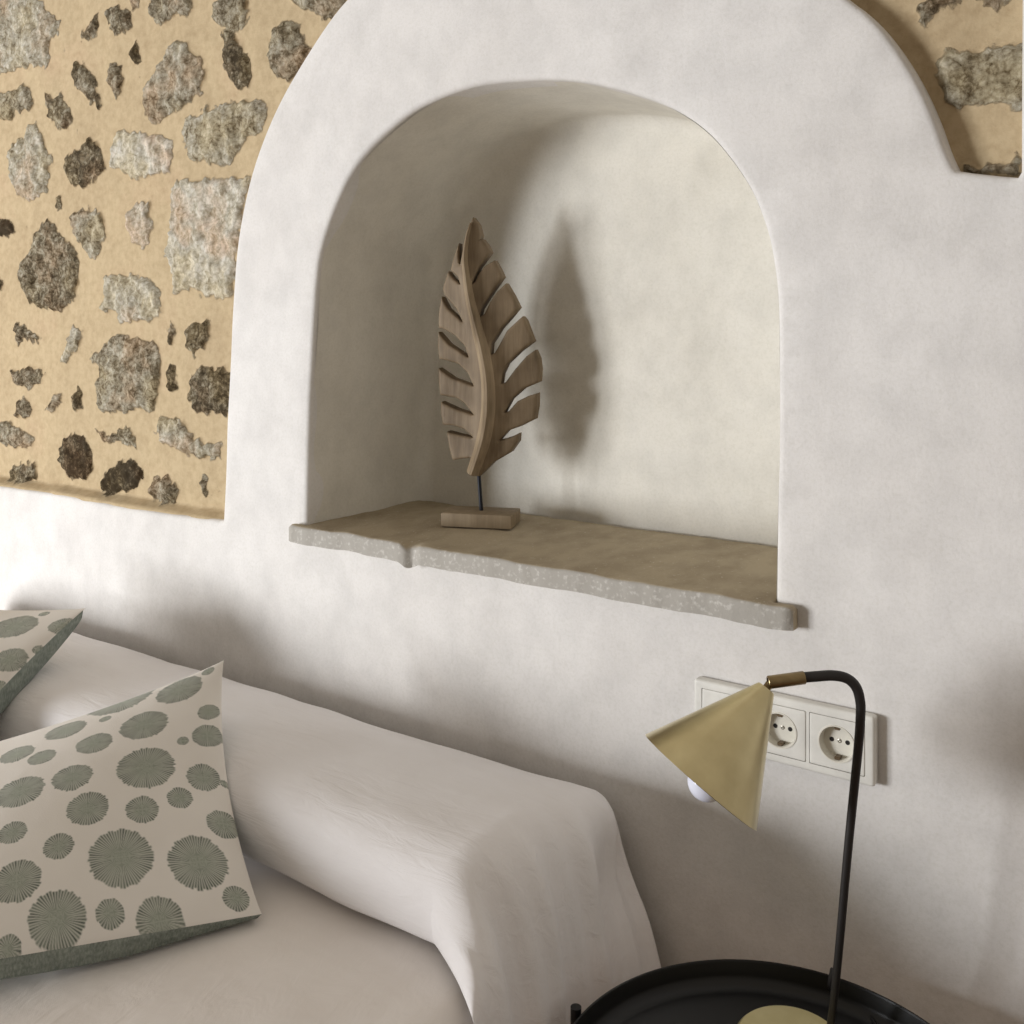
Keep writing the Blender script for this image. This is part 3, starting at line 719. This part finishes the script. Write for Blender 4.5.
# ------------------------------------------------------------------ printed cushions
def cushion(corners, bow, hf, hb, discs, n, name, label, cat='cushion', group=None):
    TL, TR, BR, BLc = [np.array(c_) for c_ in corners]
    def base(u, v):                                          # u right, v down
        u = u[..., None]; v = v[..., None]
        P_ = (TL * (1 - u) + TR * u) * (1 - v) + (BLc * (1 - u) + BR * u) * v
        cu = (TR + BR - TL - BLc) / 2; cv = (BLc + BR - TL - TR) / 2
        bu = np.sin(np.pi * v) ** .8 * (1 - 2 * u) * bow[0]; bv = np.sin(np.pi * u) ** .8 * (1 - 2 * v)
        bv = bv * np.where(v < .5, bow[1], bow[2])
        return P_ + cu * bu + cv * bv
    nrm = np.cross(TR - TL, BLc - TL); nrm /= np.linalg.norm(nrm); nrm = -nrm if nrm[2] < 0 else nrm
    cu = (TR + BR - TL - BLc) / 2; cv = (BLc + BR - TL - TR) / 2; lu, lv = np.linalg.norm(cu), np.linalg.norm(cv)
    def surf(m, h, sgn):
        g = np.linspace(0, 1, m); v, u = np.meshgrid(g, g, indexing='ij')
        b = (np.clip(np.sin(np.pi * u), 0, 1) * np.clip(np.sin(np.pi * v), 0, 1)) ** (.55 if sgn > 0 else .28)
        P_ = base(u, v)
        wr = np.sin(u * 31 + v * 9) * np.exp(-((v - .97) / .06) ** 2) + np.sin(v * 27 + u * 8) * np.exp(-((u - .97) / .06) ** 2)
        wr *= np.sin(np.pi * u) ** .5 * np.sin(np.pi * v) ** .5 if True else 1
        return u, v, P_ + nrm * (sgn * h * b)[..., None] + nrm * (wr * .0022)[..., None] * (sgn > 0)
    root = thing(name, label, cat, tuple((TL + TR + BR + BLc) / 4 - nrm * hb), group)
    def grid_faces(m, flip=False):
        A_ = np.arange(m * m).reshape(m, m)
        q_ = np.stack([A_[:-1, :-1], A_[1:, :-1], A_[1:, 1:], A_[:-1, 1:]], -1).reshape(-1, 4)
        return q_[:, ::-1] if flip else q_
    def make(nm, m, h, sgn, mat):
        u, v, P_ = surf(m, h, sgn); q_ = grid_faces(m, sgn < 0)
        if sgn < 0:                                          # the back rests flattened on the bedspread
            P_[..., 2] = np.maximum(P_[..., 2], MZ + .005)
        me = bpy.data.meshes.new(nm); me.vertices.add(m * m); me.vertices.foreach_set('co', P_.reshape(-1, 3).astype(np.float32).ravel())
        me.loops.add(len(q_) * 4); me.loops.foreach_set('vertex_index', q_.astype(np.int32).ravel())
        me.polygons.add(len(q_)); me.polygons.foreach_set('loop_start', np.arange(0, len(q_) * 4, 4, dtype=np.int32))
        me.update(calc_edges=True)
        return me, u, v, P_
    me, u, v, P_ = make('printed_front', n, hf, 1, M['print'])
    px_, py_, Z_ = proj(P_)
    ink = np.zeros(u.shape); shd = np.zeros(u.shape)
    X_, Y_ = u * lu, v * lv
    lst = []
    for (x, yv, rx, ry) in discs:
        k = np.argmin((px_ - x) ** 2 + (py_ - yv) ** 2); i, j = np.unravel_index(k, u.shape)
        # printed radius in the cloth, from how large the cloth's own axes appear there
        i0, i1 = max(i - 3, 0), min(i + 3, n - 1); j0, j1 = max(j - 3, 0), min(j + 3, n - 1)
        au = np.array([px_[i, j1] - px_[i, j0], py_[i, j1] - py_[i, j0]]) / ((j1 - j0) / (n - 1) * lu)
        av = np.array([px_[i1, j] - px_[i0, j], py_[i1, j] - py_[i0, j]]) / ((i1 - i0) / (n - 1) * lv)
        Jm = np.stack([au, av], 1); det = abs(np.linalg.det(Jm))
        r = math.sqrt(max(rx * ry, 9) / max(det, 1)); r = min(max(r, .009), .045)
        lst.append((u[i, j] * lu, v[i, j] * lv, r))
    rr_ = random.Random(len(discs))
    for _ in range(600):                                     # the part of the print outside the picture
        x, yv = rr_.uniform(0, lu), rr_.uniform(0, lv)
        a, b = int(yv / lv * (n - 1)), int(x / lu * (n - 1))
        if px_[a, b] > -14 and 0 < py_[a, b] < 1030: continue
        r = rr_.choice((.011, .016, .023))
        if all(math.hypot(x - q[0], yv - q[1]) > r + q[2] + .008 for q in lst): lst.append((x, yv, r))
    for a in range(len(lst)):                                # keep the medallions apart
        for b in range(len(lst)):
            if a != b and lst[b][2] <= lst[a][2]:
                g_ = math.hypot(lst[a][0] - lst[b][0], lst[a][1] - lst[b][1]) - lst[a][2] - .004
                if g_ < lst[b][2]: lst[b] = (lst[b][0], lst[b][1], max(.006, g_))
    for (x, yv, r) in lst:
        dx, dy = X_ - x, Y_ - yv; rad = np.hypot(dx, dy) / r; ang = np.arctan2(dy, dx)
        m_ = rad < 1.12
        if not m_.any(): continue
        K = max(22, int(r * 1750)); sec = np.floor((ang + np.pi) / (2 * np.pi) * K).astype(int)
        ln = np.array([rr_.uniform(.95, 1.04) for _ in range(K + 1)]); dk = np.array([rr_.uniform(.0, 1.) for _ in range(K + 1)])
        fr = (ang + np.pi) / (2 * np.pi) * K - sec
        line = np.clip(1.5 - np.abs(fr - .5) * 3.2, 0, 1)
        edge = np.clip((ln[sec] - rad) / .05, 0, 1)
        core = np.clip((.62 - rad) / .3, 0, 1)
        i_ = edge * np.clip(.55 + .45 * np.maximum(line, core * .85), 0, 1)
        s_ = np.clip(line * (.35 + .65 * dk[sec]) * np.clip(rad * 1.1, .25, 1), 0, 1)
        ink = np.where(m_, np.maximum(ink, i_), ink); shd = np.where(m_ & (i_ > 0), s_, shd)
    for nm, arr in (('ink', ink), ('inkshade', shd)):
        at = me.attributes.new(nm, 'FLOAT', 'POINT'); at.data.foreach_set('value', arr.astype(np.float32).ravel())
    link('printed_front', me, M['print'], root)
    me2, *_q = make('woven_back', 70, hb, -1, M['sage'])
    o = link('woven_back', me2, M['sage'], root); o['label'] = 'sage green woven back'
    return root

d1 = [(179,690,25,11),(208,671,14,6),(121,700,22,6),(105,719,11,6),(144,725,24,14),(94,743,18,10),(66,730,22,7),(17,754,16,8),(42,757,12,8),(72,777,20,13),
      (146,767,30,20),(183,741,12,9),(208,712,9,10),(207,736,12,15),(203,777,16,15),(225,784,8,13),(20,791,22,16),(180,798,13,11),(88,808,23,16),(142,809.5,17,14),
      (223,823.5,15,16),(13,832,14,12),(58.5,846,15,14),(121,857,33,30),(198,862,30,28),(17,881,22,25),(57,918,30,31),(110,913,15,16),(160,921,29,26),(236,898,13,14),(8,949,14,18)]
d2 = [(14.5,626,20,12),(44,614,10,4),(62,626,13,10),(9,660,16,14),(39,650,8,6),(1,690,12,10)]
c_TR = atZ(224, 660, 1.52); c_BR = onZ(262, 914, .562)
c_0 = onZ(0, 959, .596); c_BL = c_BR + (c_0 - c_BR) * (.405 / (c_0 - c_BR).length); c_TL = Vector((-1.46, -.58, .652))
cushion([c_TL, c_TR, c_BR, c_BL], (.045, .065, .0), .036, .07, d1, 430, 'cushion',
        'larger cushion in front, printed with sage green medallions, leaning on the white bolster', group='printed cushions on the bed')
e_TR = atZ(86, 608, 1.775); e_BR = onZ(-93, 801, .59); e_BL = e_BR + Vector((-.375, -.139, .005)); e_TL = e_TR + Vector((-.375, -.139, -.01))
cushion([e_TL, e_TR, e_BR, e_BL], (.04, .05, .02), .03, .085, d2, 300, 'cushion',
        'second medallion cushion, mostly cut off at the left edge, behind the larger cushion', group='printed cushions on the bed')

# ------------------------------------------------------------------ tray table
TC = Vector((-.3545, -.2865, 0)); TR_, TZ = .22, .50
tab = thing('tray_table', 'round black metal tray table with raised rim, standing beside the bed', 'table', TC)
FL = TZ - .028                                                # tray floor
prof_ = [(0, FL - .003), (TR_ - .012, FL - .003), (TR_ - .003, FL + .003), (TR_, FL + .012), (TR_, TZ - .002), (TR_ - .001, TZ), (TR_ - .003, TZ), (TR_ - .004, TZ - .002),
         (TR_ - .005, FL + .012), (TR_ - .008, FL + .005), (TR_ - .014, FL + .0015), (TR_ - .02, FL), (0, FL)]
obj('tray', *lathe(prof_, (TC.x, TC.y, 0), n=128, closed=False), M['tray'], tab, angle=50)
p_leg = onZ(565, 1002, TZ + .004)
a0 = math.atan2(p_leg.y - TC.y, p_leg.x - TC.x)
for k in range(3):
    a = a0 + k * math.pi * 2 / 3
    d_ = Vector((math.cos(a), math.sin(a), 0)); rr_ = TR_ + .0065
    pts = [TC + d_ * rr_ + Vector((0, 0, TZ + .004)), TC + d_ * rr_ + Vector((0, 0, .3)), TC + d_ * rr_ + Vector((0, 0, .01))]
    lg = obj('leg', *tube(pts, .006, 16), M['black'], tab)
    obj('foot', *lathe([(.008, 0), (.008, .012), (.0065, .014)], (pts[2].x, pts[2].y, 0), n=16), M['black'], lg)
hoop = [TC + Vector((math.cos(a), math.sin(a), 0)) * (TR_ + .0065) + Vector((0, 0, .16)) for a in np.linspace(0, 2 * math.pi, 65)]
obj('frame_ring', *tube(hoop, .005, 10, caps=False), M['black'], tab)

# ------------------------------------------------------------------ lamp
LZ = 1.085
bc2 = onZ(791, 1040, FL + .014); BRad = .058
lamp = thing('table_lamp', 'brass cone-shade lamp on a bent charcoal stem, standing on the black tray table', 'lamp', (bc2.x, bc2.y, FL))
obj('base_disc', *lathe([(0, 0.0006), (BRad - .002, .0006), (BRad, .003), (BRad, .011), (BRad - .003, .014), (0, .014)], (bc2.x, bc2.y, FL), n=72, closed=False), M['brass_base'], lamp, angle=35)
pb = onZ(833, 1027, FL + .0145)
offv = Vector((pb.x - bc2.x, pb.y - bc2.y, 0)); offv = offv.normalized() * min(offv.length, BRad - .008)
pb = Vector((bc2.x + offv.x, bc2.y + offv.y, FL + .010))
ZTp = 1.055
st = [pb, atZ(837.5, 965, 1.083), atZ(848, 850, 1.07), atZ(858, 750, 1.06), atZ(860.5, 715, ZTp), atZ(860, 700, ZTp), atZ(856, 687, ZTp), atZ(847, 678.5, ZTp), atZ(833, 675.5, ZTp), atZ(815, 676.5, ZTp), atZ(802, 677.6, ZTp)]
obj('stem', *tube(catmull(st, 10), lambda s_: .0040 + .0013 * min(1, s_ / .6), 18), M['pole'], lamp)
s0, s1 = atZ(804.5, 677.5, ZTp), atZ(768, 682.5, ZTp)
obj('sleeve', *lathe([(0, 0), (.0062, 0), (.0066, .0006), (.0066, (s1 - s0).length - .0006), (.006, (s1 - s0).length), (.0048, (s1 - s0).length), (.0044, (s1 - s0).length - .004), (0, (s1 - s0).length - .004)], s0, s1 - s0, 28, False), M['bronze'], lamp, angle=35)
ap, bs = atZ(766.5, 688, ZTp), atZ(699.5, 781.5, ZTp - .019)
ax = bs - ap; H_ = ax.length; r1_, r2_ = .0098, .0685
j0 = atZ(770, 683.5, ZTp)
obj('swivel_joint', *tube([j0, j0.lerp(ap, .6), ap + ax * .02], .0042, 14), M['bronze'], lamp)
sh = [(0, 0), (r1_ - .001, 0), (r1_, .001), (r2_, H_ - .0005), (r2_ - .0008, H_), (r2_ - .0016, H_ - .0005), (r1_ - .0016, .003), (0, .003)]
shade = obj('lamp_shade', *lathe(sh, (0, 0, 0), (0, 0, 1), 96, False), M['brass'], lamp, angle=35)
shade.matrix_basis = Matrix.Translation(ap) @ ax.to_track_quat('Z', 'Y').to_matrix().to_4x4()
axn = ax.normalized(); bcx = bs - axn * .0045 + (atZ(757, 826, ZTp - .019) - atZ(645, 740, ZTp - .019)).normalized() * .006; br_ = .0195
bp = [(br_ * math.sin(a), -br_ * math.cos(a)) for a in np.linspace(0, math.pi, 20)]
bp = [(r, h) for r, h in bp][::1]
bp = [(0, -.072), (.011, -.072), (.0115, -.045), (.014, -.03)] + [(r, h) for r, h in bp if h > -.018]
bulb = obj('bulb', *lathe(bp, bcx, axn, 40, False), M['bulb'], lamp, angle=60); bulb['label'] = 'white opal glass bulb'
z_t = FL + .003
cp = [pb + Vector((.008, -.012, -.006)), onZ(872, 1052, z_t), onZ(880, 1034, z_t), onZ(867, 1012, z_t), onZ(852, 996, z_t + .002), onZ(844, 987, z_t + .006)]
ra = math.atan2(onZ(832, 974, TZ).y - TC.y, onZ(832, 974, TZ).x - TC.x)
rd = Vector((math.cos(ra), math.sin(ra), 0))
cp += [TC + rd * (TR_ - .009) + Vector((0, 0, TZ - .010)), TC + rd * (TR_ - .002) + Vector((0, 0, TZ + .0028)), TC + rd * (TR_ + .006) + Vector((0, 0, TZ - .008)), TC + rd * (TR_ + .018) + Vector((0, 0, TZ - .12)), TC + rd * (TR_ + .03) + Vector((.02, .01, .15)), TC + rd * (TR_ + .03) + Vector((.06, .02, .004)), Vector((-.15, -.02, .004))]
obj('cord', *tube(catmull(cp, 8), .0022, 10), M['cord'], lamp)

# ------------------------------------------------------------------ wall sockets
p0, p1, p2 = onY(698.5, 674.5), onY(878, 714.5), onY(874.5, 783)
SW = p1.x - p0.x; SH = .0825; scx = (p0.x + p1.x) / 2; szc = (p0.z + p1.z) / 2 - SH / 2
YW = -.006
sock = thing('wall_socket', 'ivory three-gang plate with blank switch and two round sockets, on wall behind lamp', 'socket', (scx, YW, szc))
pitch = .0705
def rr2(w, h, r, cx=0, cy=0, n=6):
    out = []
    for sx_, sy_, a0_ in ((1, 1, 0), (-1, 1, 90), (-1, -1, 180), (1, -1, 270)):
        for k in range(n + 1):
            a = math.radians(a0_ + 90 * k / n); out.append((cx + sx_ * (w / 2 - r) + r * math.cos(a), cy + sy_ * (h / 2 - r) + r * math.sin(a)))
    return out
TH = .0125
holes = [rr2(.0668, .0622, .0015, (k - 1) * pitch, 0) for k in range(3)]
V, Fc = plate(rr2(SW, SH, .004), holes, step=.003, grid=.008, r=.0035, thick=TH, plain=(1, 2, 3))
obj('cover_frame', [(scx + u, YW + .004 - TH - h, szc + w) for u, w, h in V], Fc, M['socket'], sock, angle=35)
rock = rr2(.0655, .0609, .0015)
V, Fc = plate(rock, [], step=.004, grid=.01, r=.0012, thick=.008)
obj('switch_rocker', [(scx - pitch + u, YW + .004 - TH - .0006 - h + w * .03, szc + w) for u, w, h in V], Fc, M['socket'], sock, angle=35)
for k in (0, 1):
    cx = scx + k * pitch; yf = YW + .004 - TH - .0004
    circ = [(.0205 * math.cos(a), .0205 * math.sin(a)) for a in np.linspace(0, 2 * math.pi, 49)[:-1]]
    V, Fc = plate(rock, [circ], step=.0026, grid=.01, r=.001, thick=.006)
    ins_ = obj('socket_insert', [(cx + u, yf - h, szc + w) for u, w, h in V], Fc, M['socket'], sock, angle=35)
    # recessed round well with a raised lip (axis out of the wall)
    wl = [(.0225, 0), (.0222, .0008), (.0208, .0008), (.0202, 0), (.0196, -.0118), (0, -.0118)]
    obj('well', *lathe(wl, (cx, yf, szc), (0, -1, 0), 48, False), M['socket_in'], ins_, angle=40)
    for s_ in (-1, 1):
        obj('pin_hole', *lathe([(0, -.0008), (.0028, -.0008), (.0028, .0003), (0, .0003)], (cx + s_ * .0095, yf + .0118, szc), (0, -1, 0), 16, False), M['pin'], ins_)
        bm = box_bm(.0065, .010, .0035, .0006, 1)
        bmesh.ops.translate(bm, vec=(cx, yf + .0065, szc + s_ * .0178), verts=bm.verts); from_bm('earth_clip', bm, M['clip'], ins_)
    obj('screw', *lathe([(0, -.0008), (.0024, -.0008), (.0026, .0003), (.0012, .0009), (0, .0004)], (cx, yf + .0118, szc), (0, -1, 0), 16, False), M['screw'], ins_)

# ------------------------------------------------------------------ floor
V = [(WX0, -3.6, 0), (WX1, -3.6, 0), (WX1, .05, 0), (WX0, .05, 0), (WX0, -3.6, -.05), (WX1, -3.6, -.05), (WX1, .05, -.05), (WX0, .05, -.05)]
structure(obj('floor', V, [(0, 1, 2, 3), (7, 6, 5, 4), (0, 4, 5, 1), (1, 5, 6, 2), (2, 6, 7, 3), (3, 7, 4, 0)], M['floor']))

# ------------------------------------------------------------------ light: daylight from two window leaves at the left, warm room bounce
def window_light(name, loc, target, w, h, power, col):
    ld = bpy.data.lights.new(name, 'AREA'); ld.shape = 'RECTANGLE'; ld.size = w; ld.size_y = h; ld.energy = power; ld.color = col
    o = bpy.data.objects.new(name, ld); C.objects.link(o); o.location = loc
    d = Vector(target) - Vector(loc); o.rotation_euler = d.to_track_quat('-Z', 'Y').to_euler()
    return o
window_light('window_daylight', (-5.13, -4.22, .80), (-1.0, .1, 1.0), .90, 1.6, 172, (1.0, .99, .985))
window_light('window_daylight', (-4.20, -4.75, .82), (-1.0, .1, 1.0), .78, 1.6, 168, (.955, .975, 1.0))
w = bpy.data.worlds.new('room_bounce'); bpy.context.scene.world = w; w.use_nodes = True
bg = w.node_tree.nodes['Background']; nt = w.node_tree
tc = nt.nodes.new('ShaderNodeTexCoord')
dt = nt.nodes.new('ShaderNodeVectorMath'); dt.operation = 'DOT_PRODUCT'
dt.inputs[1].default_value = Vector((-.2, -.93, -.15)).normalized()       # dark lobe added and aimed for a dim streak reflected in the brass
nt.links.new(tc.outputs['Generated'], dt.inputs[0])
rp_ = nt.nodes.new('ShaderNodeValToRGB'); e_ = rp_.color_ramp.elements
e_[0].position = .66; e_[0].color = (1.0, .885, .75, 1); e_[1].position = .93; e_[1].color = (.24, .205, .165, 1)
nt.links.new(dt.outputs['Value'], rp_.inputs[0]); sz = nt.nodes.new('ShaderNodeSeparateXYZ'); nt.links.new(tc.outputs['Generated'], sz.inputs[0])
rz = nt.nodes.new('ShaderNodeValToRGB'); ez = rz.color_ramp.elements                                # pale ceiling above, darker floor below
mz = nt.nodes.new('ShaderNodeMath'); mz.operation = 'MULTIPLY_ADD'; mz.inputs[1].default_value = .5; mz.inputs[2].default_value = .5
nt.links.new(sz.outputs['Z'], mz.inputs[0]); nt.links.new(mz.outputs[0], rz.inputs[0])
ez[0].position = .2; ez[0].color = (.30, .28, .26, 1); ez[1].position = .85; ez[1].color = (1, 1, 1, 1)
mm = nt.nodes.new('ShaderNodeMix'); mm.data_type = 'RGBA'; mm.blend_type = 'MULTIPLY'; mm.inputs[0].default_value = 1
nt.links.new(rp_.outputs[0], mm.inputs[6]); nt.links.new(rz.outputs[0], mm.inputs[7])
nt.links.new(mm.outputs[2], bg.inputs[0]); bg.inputs[1].default_value = .46

# ------------------------------------------------------------------ camera
cd = bpy.data.cameras.new('camera'); cam = bpy.data.objects.new('camera', cd); C.objects.link(cam)
cam.location = (0, -DIST, EYE); cam.rotation_euler = (math.pi / 2, 0, PH)
cd.sensor_width = 36; cd.lens = 36 * F / 1024; cd.shift_y = -(512 - HZ) / 1024; cd.clip_start = .02
bpy.context.scene.camera = cam
vs = bpy.context.scene.view_settings; vs.view_transform = 'Standard'; vs.look = 'None'; vs.exposure = 0.0; vs.gamma = 1.0
